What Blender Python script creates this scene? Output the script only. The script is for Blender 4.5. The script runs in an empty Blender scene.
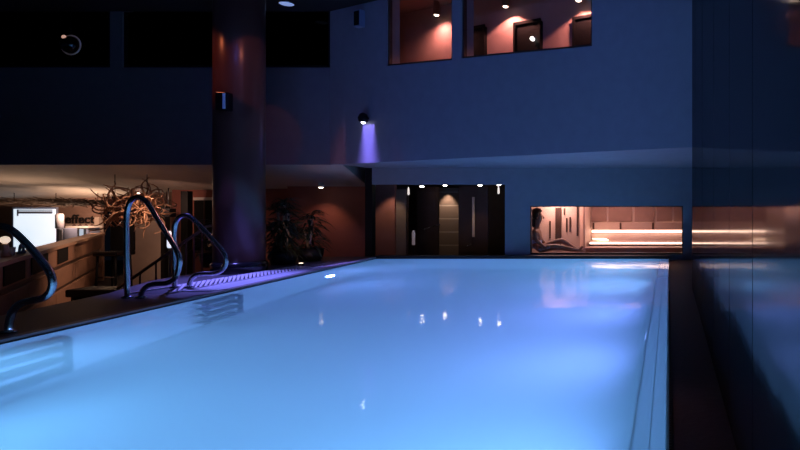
import bpy, bmesh, math, random
from mathutils import Vector, Matrix
R = random.Random(7)
sc = bpy.context.scene
COL = sc.collection
F, VX, VY, EYE = 600.0, 669.0, 205.0, 1.0

# ---------------------------------------------------------------- helpers
def P(px, py, D):
    """point of the place seen at photo pixel (px, py), D metres in front of the eye"""
    return Vector(((px - VX) / F * D, D, EYE + (VY - py) / F * D))

def G(px, py, z=0.0):
    D = (EYE - z) * F / (py - VY)
    return P(px, py, D)

def hit(px, py, p0, n):
    d = Vector(((px - VX) / F, 1.0, (VY - py) / F))
    o = Vector((0, 0, EYE))
    t = (Vector(p0) - o).dot(n) / d.dot(n)
    return o + d * t

class MB:
    def __init__(s):
        s.bm = bmesh.new()
    def box(s, a, b, bev=0.0):
        x0, x1 = sorted((a[0], b[0])); y0, y1 = sorted((a[1], b[1])); z0, z1 = sorted((a[2], b[2]))
        vs = [s.bm.verts.new(c) for c in ((x0,y0,z0),(x1,y0,z0),(x1,y1,z0),(x0,y1,z0),(x0,y0,z1),(x1,y0,z1),(x1,y1,z1),(x0,y1,z1))]
        fs = [s.bm.faces.new([vs[i] for i in f]) for f in ((3,2,1,0),(4,5,6,7),(0,1,5,4),(1,2,6,5),(2,3,7,6),(3,0,4,7))]
        if bev > 0:
            es = list({e for f in fs for e in f.edges})
            bmesh.ops.bevel(s.bm, geom=es, offset=bev, segments=2, affect='EDGES', profile=0.5)
        return s
    def obox(s, o, u, v, w):
        """box from a corner and three edge vectors"""
        o, u, v, w = map(Vector, (o, u, v, w))
        c = [o, o+u, o+u+v, o+v, o+w, o+u+w, o+u+v+w, o+v+w]
        vs = [s.bm.verts.new(p) for p in c]
        for f in ((3,2,1,0),(4,5,6,7),(0,1,5,4),(1,2,6,5),(2,3,7,6),(3,0,4,7)):
            s.bm.faces.new([vs[i] for i in f])
        return s
    def prism(s, pts, ext):
        """polygon of 3D points pushed along ext"""
        ext = Vector(ext)
        a = [s.bm.verts.new(Vector(p)) for p in pts]
        b = [s.bm.verts.new(Vector(p) + ext) for p in pts]
        s.bm.faces.new(a[::-1]); s.bm.faces.new(b)
        n = len(pts)
        for i in range(n):
            s.bm.faces.new((a[i], a[(i+1) % n], b[(i+1) % n], b[i]))
        return s
    def tube(s, pts, r, seg=10, cap=True, radii=None):
        pts = [Vector(p) for p in pts]
        rings = []
        prev = None
        for i, p in enumerate(pts):
            t = (pts[min(i+1, len(pts)-1)] - pts[max(i-1, 0)])
            if t.length < 1e-9: t = Vector((0,0,1))
            t.normalize()
            if prev is None:
                ref = Vector((0,0,1)) if abs(t.z) < 0.9 else Vector((0,1,0))
                n = t.cross(ref).normalized()
            else:
                n = (prev - t * prev.dot(t))
                n = n.normalized() if n.length > 1e-6 else t.orthogonal().normalized()
            prev = n
            b = t.cross(n)
            rr = radii[i] if radii else r
            rings.append([s.bm.verts.new(p + (n*math.cos(k*2*math.pi/seg) + b*math.sin(k*2*math.pi/seg))*rr) for k in range(seg)])
        for i in range(len(rings)-1):
            for k in range(seg):
                f = s.bm.faces.new((rings[i][k], rings[i][(k+1)%seg], rings[i+1][(k+1)%seg], rings[i+1][k]))
                f.smooth = True
        if cap:
            s.bm.faces.new(rings[0][::-1]); s.bm.faces.new(rings[-1])
        return s
    def lathe(s, c, prof, seg=24, axis='Z'):
        c = Vector(c); rings = []
        for r, h in prof:
            ring = []
            for k in range(seg):
                a = k*2*math.pi/seg
                if axis == 'Z': v = Vector((r*math.cos(a), r*math.sin(a), h))
                elif axis == 'X': v = Vector((h, r*math.cos(a), r*math.sin(a)))
                else: v = Vector((r*math.cos(a), h, r*math.sin(a)))
                ring.append(s.bm.verts.new(c + v))
            rings.append(ring)
        for i in range(len(rings)-1):
            for k in range(seg):
                f = s.bm.faces.new((rings[i][k], rings[i][(k+1)%seg], rings[i+1][(k+1)%seg], rings[i+1][k]))
                f.smooth = True
        s.bm.faces.new(rings[0][::-1]); s.bm.faces.new(rings[-1])
        return s
    def leaf(s, base, d, up, L, w, droop=0.5, n=6):
        """a long thin leaf: two-sided blade bending down under its weight"""
        base, d = Vector(base), Vector(d).normalized()
        side = d.cross(Vector((0,0,1)))
        side = side.normalized() if side.length > 1e-4 else Vector((1,0,0))
        L_, R_, M_ = [], [], []
        for i in range(n+1):
            t = i/n
            p = base + d*(L*t) + Vector((0,0,1))*(up*L*t - droop*L*t*t)
            ww = w*math.sin(math.pi*min(1, 0.12+0.88*t))*(1-t*0.3)
            L_.append(s.bm.verts.new(p - side*ww)); R_.append(s.bm.verts.new(p + side*ww))
            M_.append(s.bm.verts.new(p - Vector((0,0,ww*0.4))))
        for i in range(n):
            s.bm.faces.new((L_[i], M_[i], M_[i+1], L_[i+1])); s.bm.faces.new((M_[i], R_[i], R_[i+1], M_[i+1]))
        return s
    def build(s, name, m, parent=None, normals=True):
        if normals:
            bmesh.ops.recalc_face_normals(s.bm, faces=s.bm.faces)
        if parent is not None:
            bmesh.ops.translate(s.bm, verts=s.bm.verts, vec=-world(parent))
        me = bpy.data.meshes.new(name)
        s.bm.to_mesh(me); s.bm.free()
        o = bpy.data.objects.new(name, me)
        if m: me.materials.append(m)
        COL.objects.link(o)
        if parent is not None: o.parent = parent
        return o

def world(o):
    v = Vector(o.location)
    while o.parent is not None:
        o = o.parent; v += Vector(o.location)
    return v

def tag(o, label, cat, group=None, kind=None):
    if label: o['label'] = label
    if cat: o['category'] = cat
    if group: o['group'] = group
    if kind: o['kind'] = kind
    return o

def empty(name, loc, label, cat, group=None):
    o = bpy.data.objects.new(name, None); o.empty_display_size = 0.1
    o.location = loc; COL.objects.link(o)
    return tag(o, label, cat, group)

def struct(o):
    o['kind'] = 'structure'; return o

def copy_tree(o, parent=None):
    c = o.copy(); COL.objects.link(c)
    if parent is not None: c.parent = parent
    for ch in list(o.children): copy_tree(ch, c)
    return c

def smooth(pts, n=6):
    """Catmull-Rom through points"""
    pts = [Vector(p) for p in pts]
    q = [pts[0]] + pts + [pts[-1]]
    out = []
    for i in range(1, len(q)-2):
        a, b, c, d = q[i-1], q[i], q[i+1], q[i+2]
        for k in range(n):
            t = k/n
            out.append(0.5*((2*b) + (c-a)*t + (2*a-5*b+4*c-d)*t*t + (3*b-a-3*c+d)*t**3))
    out.append(pts[-1])
    return out

# ---------------------------------------------------------------- materials
def mat(name, col, rough=0.6, metal=0.0, var=0.12, vscale=6.0, bump=0.0, bscale=40.0, spec=0.5, coat=0.0):
    m = bpy.data.materials.new(name); m.use_nodes = True
    nt = m.node_tree; b = nt.nodes['Principled BSDF']
    tc = nt.nodes.new('ShaderNodeTexCoord')
    nz = nt.nodes.new('ShaderNodeTexNoise'); nz.inputs['Scale'].default_value = vscale; nz.inputs['Detail'].default_value = 4
    rp = nt.nodes.new('ShaderNodeMix'); rp.data_type = 'RGBA'
    nt.links.new(tc.outputs['Object'], nz.inputs['Vector'])
    nt.links.new(nz.outputs['Fac'], rp.inputs['Factor'])
    rp.inputs[6].default_value = tuple(max(0, c*(1-var)) for c in col) + (1,)
    rp.inputs[7].default_value = tuple(min(1, c*(1+var)) for c in col) + (1,)
    nt.links.new(rp.outputs[2], b.inputs['Base Color'])
    b.inputs['Roughness'].default_value = rough; b.inputs['Metallic'].default_value = metal
    b.inputs['Specular IOR Level'].default_value = spec
    b.inputs['Coat Weight'].default_value = coat
    if bump > 0:
        n2 = nt.nodes.new('ShaderNodeTexNoise'); n2.inputs['Scale'].default_value = bscale; n2.inputs['Detail'].default_value = 3
        bp = nt.nodes.new('ShaderNodeBump'); bp.inputs['Strength'].default_value = bump; bp.inputs['Distance'].default_value = 0.02
        nt.links.new(tc.outputs['Object'], n2.inputs['Vector'])
        nt.links.new(n2.outputs['Fac'], bp.inputs['Height']); nt.links.new(bp.outputs['Normal'], b.inputs['Normal'])
    return m

def emit(name, col, strength):
    m = bpy.data.materials.new(name); m.use_nodes = True
    b = m.node_tree.nodes['Principled BSDF']
    b.inputs['Base Color'].default_value = (0.8, 0.8, 0.8, 1)
    b.inputs['Emission Color'].default_value = tuple(col) + (1,)
    b.inputs['Emission Strength'].default_value = strength
    return m

def brick(name, c1, c2, mortar, w, h, msize, plane='XZ', rough=0.5, offset=0.5):
    m = mat(name, c1, rough)
    nt = m.node_tree; b = nt.nodes['Principled BSDF']
    tc = nt.nodes.new('ShaderNodeTexCoord'); sp = nt.nodes.new('ShaderNodeSeparateXYZ'); cb = nt.nodes.new('ShaderNodeCombineXYZ')
    nt.links.new(tc.outputs['Object'], sp.inputs[0])
    nt.links.new(sp.outputs[plane[0]], cb.inputs[0]); nt.links.new(sp.outputs[plane[1]], cb.inputs[1])
    bt = nt.nodes.new('ShaderNodeTexBrick')
    bt.inputs['Color1'].default_value = c1 + (1,); bt.inputs['Color2'].default_value = c2 + (1,); bt.inputs['Mortar'].default_value = mortar + (1,)
    bt.inputs['Scale'].default_value = 1; bt.inputs['Brick Width'].default_value = w; bt.inputs['Row Height'].default_value = h
    bt.inputs['Mortar Size'].default_value = msize; bt.offset = offset
    nt.links.new(cb.outputs[0], bt.inputs['Vector']); nt.links.new(bt.outputs['Color'], b.inputs['Base Color'])
    bp = nt.nodes.new('ShaderNodeBump'); bp.inputs['Strength'].default_value = 0.3; bp.inputs['Distance'].default_value = 0.01; bp.invert = True
    nt.links.new(bt.outputs['Fac'], bp.inputs['Height']); nt.links.new(bp.outputs['Normal'], b.inputs['Normal'])
    return m

def glass(name, tint=(1,1,1), refl=1.0):
    m = bpy.data.materials.new(name); m.use_nodes = True
    nt = m.node_tree; nt.nodes.clear()
    o = nt.nodes.new('ShaderNodeOutputMaterial'); mx = nt.nodes.new('ShaderNodeMixShader')
    tr = nt.nodes.new('ShaderNodeBsdfTransparent'); gl = nt.nodes.new('ShaderNodeBsdfGlossy'); lw = nt.nodes.new('ShaderNodeLayerWeight'); pw = nt.nodes.new('ShaderNodeMath'); fr = nt.nodes.new('ShaderNodeMath')
    tr.inputs['Color'].default_value = tint + (1,); gl.inputs['Roughness'].default_value = 0.02
    gl.inputs['Color'].default_value = (refl, refl, refl, 1)
    pw.operation = 'POWER'; pw.inputs[1].default_value = 5.0; fr.operation = 'MULTIPLY_ADD'; fr.inputs[1].default_value = 0.9; fr.inputs[2].default_value = 0.03
    nt.links.new(lw.outputs['Facing'], pw.inputs[0]); nt.links.new(pw.outputs[0], fr.inputs[0])
    nt.links.new(fr.outputs[0], mx.inputs[0]); nt.links.new(tr.outputs[0], mx.inputs[1]); nt.links.new(gl.outputs[0], mx.inputs[2])
    nt.links.new(mx.outputs[0], o.inputs['Surface'])
    return m

M = {}
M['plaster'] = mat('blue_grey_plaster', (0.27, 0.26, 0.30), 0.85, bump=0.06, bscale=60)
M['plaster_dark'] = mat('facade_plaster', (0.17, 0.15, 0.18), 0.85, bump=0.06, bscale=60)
M['soffit'] = mat('soffit_plaster', (0.55, 0.48, 0.42), 0.85)
M['ceiling'] = mat('black_ceiling', (0.012, 0.012, 0.014), 0.8)
M['floor_dark'] = mat('dark_floor', (0.02, 0.02, 0.022), 0.55)
M['slate'] = mat('dark_slate', (0.012, 0.012, 0.014), 0.6, bump=0.2, bscale=25)
M['deck'] = mat('deck_tile', (0.085, 0.08, 0.085), 0.45, var=0.2, vscale=3, bump=0.1, bscale=30)
M['lip'] = mat('violet_grey_lip_tile', (0.74, 0.72, 0.84), 0.35)
M['coping'] = mat('pale_coping_tile', (0.66, 0.70, 0.74), 0.35)
M['coping_dark'] = mat('coping_stone', (0.30, 0.27, 0.27), 0.4)
M['basin'] = mat('pool_plaster', (0.72, 0.78, 0.80), 0.8, var=0.04, vscale=1.5)
M['steel'] = mat('brushed_stainless_steel', (0.55, 0.56, 0.60), 0.25, metal=1.0, var=0.05)
M['chrome'] = mat('chrome', (0.8, 0.8, 0.8), 0.12, metal=1.0, var=0.03)
M['grate'] = mat('white_grate_plastic', (0.75, 0.75, 0.78), 0.4)
M['black'] = mat('black_paint', (0.008, 0.008, 0.009), 0.6, spec=0.15)
M['black_gloss'] = mat('black_lacquer', (0.01, 0.01, 0.012), 0.15)
M['pink_wall'] = mat('corridor_paint', (0.50, 0.34, 0.30), 0.8)
M['red_wall'] = mat('terracotta_paint', (0.30, 0.11, 0.085), 0.8, bump=0.05)
M['brown_wall'] = mat('brown_wall_paint', (0.27, 0.17, 0.13), 0.8)
M['beige'] = mat('beige_panel', (0.50, 0.40, 0.33), 0.7)
M['wood'] = mat('warm_counter_wood', (0.36, 0.19, 0.12), 0.5, var=0.3, vscale=9)
M['wood_top'] = mat('pale_counter_top', (0.50, 0.30, 0.20), 0.4, var=0.2)
M['wood_dark'] = mat('dark_stained_wood', (0.055, 0.03, 0.024), 0.4, var=0.3)
M['door_brown'] = mat('brown_door_leaf', (0.20, 0.14, 0.11), 0.5, var=0.2)
M['sauna'] = mat('sauna_cedar', (0.50, 0.37, 0.33), 0.6, var=0.12, vscale=5)
M['sauna_dark'] = mat('sauna_dark_cedar', (0.30, 0.185, 0.16), 0.6, var=0.2)
M['bark'] = mat('pale_bark', (0.42, 0.30, 0.22), 0.8, var=0.3, vscale=20)
M['leaf'] = mat('dark_green_leaf', (0.030, 0.045, 0.028), 0.45, var=0.3)
M['pot'] = mat('dark_planter', (0.012, 0.011, 0.012), 0.5)
M['branch'] = mat('dry_copper_branch', (0.45, 0.24, 0.14), 0.6, var=0.4, vscale=14)
M['branch_dark'] = mat('dry_dark_twig', (0.08, 0.05, 0.035), 0.8, var=0.4)
M['white'] = mat('white_paint', (0.75, 0.72, 0.68), 0.5)
M['letters'] = mat('black_letter', (0.012, 0.010, 0.010), 0.5)
M['wine_dot'] = mat('wine_red_dot', (0.12, 0.02, 0.02), 0.5)
M['skin'] = mat('skin', (0.26, 0.15, 0.11), 0.5, var=0.05)
M['hair'] = mat('black_hair', (0.008, 0.006, 0.006), 0.45)
M['towel'] = mat('towel_pool_tint', (0.30, 0.34, 0.48), 0.9, bump=0.3, bscale=120)  # blue of the pool's light put into the towel's colour
M['basket'] = mat('brown_basket', (0.20, 0.11, 0.06), 0.8, var=0.4, vscale=30)
M['blue_metal'] = mat('blue_grey_metal', (0.22, 0.26, 0.38), 0.35)
M['tile_warm'] = brick('warm_lobby_tile', (0.36, 0.26, 0.21), (0.38, 0.28, 0.22), (0.66, 0.54, 0.45), 9.0, 0.33, 0.016, offset=0.0)
M['stone'] = brick('stone_cladding', (0.30, 0.15, 0.11), (0.10, 0.05, 0.04), (0.02, 0.012, 0.01), 0.16, 0.05, 0.008)
M['glass'] = glass('clear_glass', (0.92, 0.94, 0.97), 0.5)
M['dark_glass'] = glass('dark_tinted_glass', (0.02, 0.02, 0.025), 0.12)
M['pane_clear'] = glass('clear_pane', (0.97, 0.97, 0.97), 0.25)
M['col'] = mat('copper_brown_lacquer', (0.085, 0.036, 0.028), 0.30, var=0.15, vscale=2)
M['banner'] = mat('navy_column_wrap', (0.03, 0.035, 0.09), 0.22, coat=0.4)

# glossy dark wall panels with a slight waviness
m = bpy.data.materials.new('dark_gloss_panel'); m.use_nodes = True
nt = m.node_tree; nt.nodes.clear(); N = nt.nodes.new; L = nt.links.new
out = N('ShaderNodeOutputMaterial'); mx = N('ShaderNodeMixShader'); df = N('ShaderNodeBsdfDiffuse'); gl = N('ShaderNodeBsdfGlossy')
df.inputs['Color'].default_value = (0.010, 0.011, 0.016, 1); gl.inputs['Roughness'].default_value = 0.085
lw = N('ShaderNodeLayerWeight'); pw = N('ShaderNodeMath'); fr = N('ShaderNodeMath')
pw.operation = 'POWER'; pw.inputs[1].default_value = 3.0; fr.operation = 'MULTIPLY_ADD'; fr.inputs[1].default_value = 0.30; fr.inputs[2].default_value = 0.05
tc = N('ShaderNodeTexCoord'); mp = N('ShaderNodeMapping'); nz = N('ShaderNodeTexNoise')
mp.inputs['Scale'].default_value = (1, 1.1, 0.25); nz.inputs['Scale'].default_value = 2.2; nz.inputs['Detail'].default_value = 2
bp = N('ShaderNodeBump'); bp.inputs['Strength'].default_value = 0.08; bp.inputs['Distance'].default_value = 0.03
L(tc.outputs['Object'], mp.inputs[0]); L(mp.outputs[0], nz.inputs['Vector']); L(nz.outputs['Fac'], bp.inputs['Height'])
L(bp.outputs['Normal'], gl.inputs['Normal']); L(lw.outputs['Facing'], pw.inputs[0]); L(pw.outputs[0], fr.inputs[0]); L(fr.outputs[0], mx.inputs[0])
L(df.outputs[0], mx.inputs[1]); L(gl.outputs[0], mx.inputs[2]); L(mx.outputs[0], out.inputs['Surface'])
M['panel'] = m

# water: clear reflecting skin over softly milky, refracting water
def water_mat(name, milk):
    m = bpy.data.materials.new(name); m.use_nodes = True
    nt = m.node_tree; nt.nodes.clear()
    N = nt.nodes.new
    out = N('ShaderNodeOutputMaterial'); mixF = N('ShaderNodeMixShader'); mixB = N('ShaderNodeMixShader')
    gl = N('ShaderNodeBsdfGlossy'); gl.inputs['Roughness'].default_value = 0.035
    rf = N('ShaderNodeBsdfRefraction'); rf.inputs['IOR'].default_value = 1.33; rf.inputs['Roughness'].default_value = 0.03
    rf.inputs['Color'].default_value = (0.80, 0.93, 1.0, 1)
    tl = N('ShaderNodeBsdfTranslucent'); tl.inputs['Color'].default_value = (0.80, 0.92, 1.0, 1)
    mixB.inputs[0].default_value = milk
    fr = N('ShaderNodeFresnel'); fr.inputs['IOR'].default_value = 1.33
    mul = N('ShaderNodeMath'); mul.operation = 'MULTIPLY'; mul.inputs[1].default_value = 0.38
    tc = N('ShaderNodeTexCoord'); nz = N('ShaderNodeTexNoise'); nz.inputs['Scale'].default_value = 2.6; nz.inputs['Detail'].default_value = 3
    bp = N('ShaderNodeBump'); bp.inputs['Strength'].default_value = 0.05; bp.inputs['Distance'].default_value = 0.05
    L = nt.links.new
    L(tc.outputs['Object'], nz.inputs['Vector']); L(nz.outputs['Fac'], bp.inputs['Height'])
    L(bp.outputs['Normal'], gl.inputs['Normal']); L(bp.outputs['Normal'], rf.inputs['Normal'])
    L(rf.outputs[0], mixB.inputs[1]); L(tl.outputs[0], mixB.inputs[2])
    L(fr.outputs[0], mul.inputs[0]); L(mul.outputs[0], mixF.inputs[0])
    L(mixB.outputs[0], mixF.inputs[1]); L(gl.outputs[0], mixF.inputs[2]); L(mixF.outputs[0], out.inputs['Surface'])
    return m
M['water'] = water_mat('milky_pool_water', 0.38); M['water_clear'] = water_mat('clear_edge_water', 0.30)

def light(kind, name, loc, col, power, aim=None, size=0.1, size_y=None, spot=60, blend=0.5):
    d = bpy.data.lights.new(name, kind); d.color = col; d.energy = power
    if kind == 'AREA':
        d.size = size
        if size_y: d.shape = 'RECTANGLE'; d.size_y = size_y
    else:
        d.shadow_soft_size = size
    if kind == 'SPOT':
        d.spot_size = math.radians(spot); d.spot_blend = blend
    o = bpy.data.objects.new(name, d); COL.objects.link(o); o.location = loc
    if aim is not None:
        o.rotation_euler = (Vector(aim) - Vector(loc)).to_track_quat('-Z', 'Y').to_euler()
    return o

WARM = (1.0, 0.62, 0.38); PINK = (1.0, 0.42, 0.30); VIOLET = (0.22, 0.20, 1.0); BLUE = (0.12, 0.32, 1.0); CYAN = (0.16, 0.62, 1.0)

# ---------------------------------------------------------------- setting: floor, deck, pool
LOW = -0.75
DB = 11.6                                   # lower back wall
def edge_x(y): return -4.85 - (y - 4.35)*(0.64/6.75)   # the pool's left edge
YN, YF = -2.0, 11.28                         # pool ends
c = MB()                                      # the lower floor runs round the pool
c.prism([(-24, -3, LOW), (edge_x(YN)-0.11, -3, LOW), (edge_x(YN)-0.11, YN, LOW), (edge_x(YF)-0.11, YF+0.11, LOW), (-24, YF+0.11, LOW)], (0, 0, -0.1))
c.box((-24, YF+0.11, LOW-0.1), (2.5, 19, LOW)); c.box((0.012, -3, LOW-0.1), (2.5, YF+0.11, LOW)); c.box((edge_x(YN)-0.11, -3, LOW-0.1), (0.012, YN-0.11, LOW))
struct(c.build('floor', M['floor_dark']))

WZ = -0.012
XR = -0.165
basin_z = -1.65
# basin: floor and four thick walls
b = MB()
b.prism([(edge_x(YN)-0.1, YN-0.1, basin_z), (0.0, YN-0.1, basin_z), (0.0, YF+0.1, basin_z), (edge_x(YF)-0.1, YF+0.1, basin_z)], (0, 0, -0.1))
b.prism([(edge_x(YN), YN, basin_z), (edge_x(YF), YF, basin_z), (edge_x(YF)-0.08, YF, basin_z), (edge_x(YN)-0.08, YN, basin_z)], (0, 0, -basin_z-0.03))
b.prism([(XR, YN, basin_z), (XR+0.1, YN, basin_z), (XR+0.1, YF, basin_z), (XR, YF, basin_z)], (0, 0, -basin_z-0.34))
b.box((edge_x(YF)-0.08, YF, basin_z), (XR+0.1, YF+0.08, -0.03))
b.box((edge_x(YN)-0.08, YN-0.08, basin_z), (XR+0.1, YN, -0.03))
struct(b.build('pool_basin', M['basin']))
# water surface
b = MB()
nx, ny = 30, 60
fx = lambda i, y: (edge_x(y)*(1-i/(nx-2)) + XR*(i/(nx-2))) if i <= nx-2 else XR + (-0.001-XR)*(i-nx+2)/2
grid = [[b.bm.verts.new((fx(i, YN+(YF-YN)*j/ny), YN+(YF-YN)*j/ny, WZ)) for i in range(nx+1)] for j in range(ny+1)]
for j in range(ny):
    for i in range(nx):
        f_ = b.bm.faces.new((grid[j][i], grid[j][i+1], grid[j+1][i+1], grid[j+1][i])); f_.material_index = 0 if i < nx-2 else 1
w = b.build('pool_water', M['water'], normals=False)
w.data.materials.append(M['water_clear'])
tag(w, 'glowing blue water filling the long pool', 'water', kind='stuff')

# right overflow lip: two sloping pale tile courses, outer kerb and small teeth
root = empty('overflow_edge', (XR, 0, -0.1), 'pale overflow edge running along the right side of the pool', 'pool edge')
c = MB(); c.prism([(XR-0.01, YN, -0.30), (XR+0.075, YN, -0.165), (XR+0.075, YN, -0.34), (XR-0.01, YN, -0.34)], (0, YF-YN, 0)); c.build('inner_tile_course', M['lip'], root)
c = MB(); c.box((XR-0.022, YN, -0.33), (XR-0.0105, YF, -0.295)); c.build('pale_edge_bead', M['coping'], root)
c = MB(); c.prism([(XR+0.081, YN, -0.155), (XR+0.150, YN, -0.025), (XR+0.150, YN, -0.34), (XR+0.081, YN, -0.34)], (0, YF-YN, 0)); c.build('outer_tile_course', M['lip'], root)
c = MB(); c.box((-0.013, YN, -0.34), (0.0, YF+0.08, -0.016)); c.build('kerb_strip', M['coping'], root)
c = MB()
for k in range(150):
    y = 1.2 + k*0.03
    c.box((0.0, y, -0.02), (0.012, y+0.012, 0.0))
o = c.build('grate_teeth', M['slate'], root)
# walkway beside the glossy wall
struct(MB().box((0.013, -2.2, LOW), (0.285, 7.43, -0.03)).build('floor_walkway', M['slate']))
struct(MB().box((0.002, 7.43, LOW), (1.6, DB, -0.06)).build('floor_recess', M['slate']))
# far ledge
struct(MB().box((-5.62, YF+0.085, LOW), (0.0, DB-0.001, 0.035)).build('trim_1', M['slate']))
# left deck
dk = [(edge_x(YN)-0.12, YN), (edge_x(YF)-0.12, YF), (edge_x(YF)-0.12, DB), (-6.9, DB), (-7.05, 9.6), (-7.0, 9.0), (-6.83, 7.9), (-6.35, 6.8), (-6.02, 5.4), (-5.8, YN)]
struct(MB().prism([(x, y, LOW+0.001) for x, y in dk], (0, 0, -LOW)).build('floor_deck', M['deck']))
c = MB(); c.prism([(edge_x(YN), YN, 0.001), (edge_x(YF), YF, 0.001), (edge_x(YF)-0.08, YF, 0.001), (edge_x(YN)-0.08, YN, 0.001)], (0, 0, 0.02))
tag(c.build('pool_coping', M['coping_dark']), 'thin stone coping along the left edge of the pool', 'coping')

# white slatted gutter grate in the deck, over its dark channel, slats set diagonally
GA, GB_ = -6.02, -5.62
struct(MB().box((GA, 6.72, 0.0005), (GB_, 9.7, 0.0015)).build('trim_5', M['slate']))
c = MB()
for k in range(36):
    y = 6.74 + k*0.078
    dy = (GB_-GA)/0.7
    ya = max(y, 6.73); 
    c.prism([(GB_, y, 0.003), (GB_-0.025, y, 0.003), (GA, min(y+dy-0.036, 9.7), 0.003), (GA+0.025, min(y+dy, 9.7), 0.003)], (0, 0, 0.017))
c.box((GA-0.02, 6.72, 0.002), (GA, 9.72, 0.02)); c.box((GB_, 6.72, 0.002), (GB_+0.02, 9.72, 0.02))
tag(c.build('gutter_grate', M['grate']), 'white slatted gutter grate in the deck in front of the column', 'grate')
c = MB(); c.prism([(GB_+0.022, 6.9, 0.001), (edge_x(6.9)-0.09, 6.9, 0.001), (edge_x(10.4)-0.09, 10.4, 0.001), (GB_+0.022, 10.4, 0.001)], (0, 0, 0.011))
tag(c.build('tile_strip', M['coping']), 'smooth pale tile strip between grate and pool', 'tile strip')

# ---------------------------------------------------------------- walls
ZS, ZC, ZK = 1.718, 4.45, 4.85
A = Vector((-6.04, 10.69, 0)); B = Vector((0.285, 7.43, 0))
U = (B-A).normalized(); NB = Vector((-U.y, U.x, 0))           # NB points away from the pool
LW = (B-A).length
def aw(px, py):
    q = hit(px, py, A, NB); return (q-A).dot(U), q.z
def apoly(c, uz, off=0.0, th=0.25):
    c.prism([A + U*u + Vector((0,0,z)) + NB*off for u, z in uz], NB*th)
c = MB()
u1, z1 = aw(387, 66); u2, z2 = aw(452, 60); u3, z3 = aw(461.5, 58.5); u4, z4 = aw(592, 46)
apoly(c, [(0, ZS), (u1, ZS), (u1, ZK+0.1), (0, ZK+0.1)])
apoly(c, [(u1, ZS), (u2, ZS), (u2, z2), (u1, z1)])
apoly(c, [(u2, ZS), (u3, ZS), (u3, ZK+0.1), (u2, ZK+0.1)])
apoly(c, [(u3, ZS), (u4, ZS), (u4, z4), (u3, z3)])
apoly(c, [(u4, ZS), (LW, ZS), (LW, ZK+0.1), (u4, ZK+0.1)])
struct(c.build('wall_back_upper', M['plaster']))
# thin dark frames of the two corridor windows
for k, (ua, za, ub, zb) in enumerate(((u1, z1, u2, z2), (u3, z3, u4, z4))):
    c = MB()
    apoly(c, [(ua, za-0.0), (ub, zb), (ub, zb+0.03), (ua, za+0.03)], 0.02, 0.06)
    apoly(c, [(ua, za), (ua+0.03, za), (ua+0.03, ZK), (ua, ZK)], 0.02, 0.06)
    apoly(c, [(ub-0.03, zb), (ub, zb), (ub, ZK), (ub-0.03, ZK)], 0.02, 0.06)
    f = struct(c.build('window_%d' % (k+1), M['wood_dark']))
    c = MB(); apoly(c, [(ua+0.03, za+0.03), (ub-0.03, zb+0.03), (ub-0.03, ZK), (ua+0.03, ZK)], 0.045, 0.008)
    c.build('pane', M['pane_clear'], f)
# upper corridor
OFF = 1.55
c = MB(); apoly(c, [(-3.0, 2.0), (LW+1.5, 2.0), (LW+1.5, ZK+0.1), (-3.0, ZK+0.1)], OFF, 0.15)
struct(c.build('wall_corridor', M['pink_wall']))
c = MB(); c.prism([A-U*3.0+NB*0.26+Vector((0,0,1.9)), A+U*(LW+1.5)+NB*0.26+Vector((0,0,1.9)), A+U*(LW+1.5)+NB*OFF+Vector((0,0,1.9)), A-U*3.0+NB*OFF+Vector((0,0,1.9))], (0,0,0.1))
struct(c.build('floor_corridor', M['brown_wall']))
c = MB(); c.prism([A-U*3.0+NB*0.3+Vector((0,0,1.9)), A-U*3.0+NB*(OFF+.1)+Vector((0,0,1.9)), A-U*2.85+NB*(OFF+.1)+Vector((0,0,1.9)), A-U*2.85+NB*0.3+Vector((0,0,1.9))], (0,0,2.95))
struct(c.build('wall_corridor_end', M['brown_wall']))
# stone cladding seen low in the left corridor window
PB = A + NB*OFF
def cw(px, py, off=0.0):
    q = hit(px, py, A+NB*(OFF-off), NB); return (q-A).dot(U), q.z
ua, _ = cw(380, 40); ub, _ = cw(426, 40)
c = MB(); apoly(c, [(ua, 2.0), (ub, 2.0), (ub, 3.75), (ua, 3.75)], OFF-0.06, 0.06)
struct(c.build('trim_2', M['stone']))
# dark corridor doors
for k, (xa, xb, yt) in enumerate(((464, 485, 28.5), (514, 541, 23), (573, 600, 17.5))):
    ua, zt = cw((xa+xb)/2, yt, 0.05); ua, _ = cw(xa, 40, .05); ub, _ = cw(xb, 40, .05)
    c = MB(); apoly(c, [(ua, 2.001), (ub, 2.001), (ub, zt), (ua, zt)], OFF-0.05, 0.05)
    d = struct(c.build('door_%d' % (k+1), M['black']))
    c = MB()
    for (p, q) in ((ua, ua+0.05), (ub-0.05, ub)):
        apoly(c, [(p, 2.001), (q, 2.001), (q, zt+0.04), (p, zt+0.04)], OFF-0.075, 0.025)
    apoly(c, [(ua, zt-0.01), (ub, zt-0.01), (ub, zt+0.04), (ua, zt+0.04)], OFF-0.075, 0.025)
    c.build('door_frame', M['black'], d)
# round bright lamp on the middle corridor door
un, zn = cw(532, 38.5, 0.1)
q = A + U*un + NB*(OFF-0.10) + Vector((0,0,zn))
root = empty('door_lamp', q, 'small round white lamp on the middle dark door upstairs', 'lamp')
MB().lathe(q + NB*0.03, [(0.04, 0), (0.04, 0.012), (0.02, 0.014)], 16, 'Y').build('back_plate', M['steel'], root)
MB().lathe(q, [(0.005, -.035), (0.028, -.022), (0.036, 0), (0.028, .022), (0.005, .035)], 16).build('globe', emit('door_lamp_glow', (1, .93, .85), 6), root)

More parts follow.
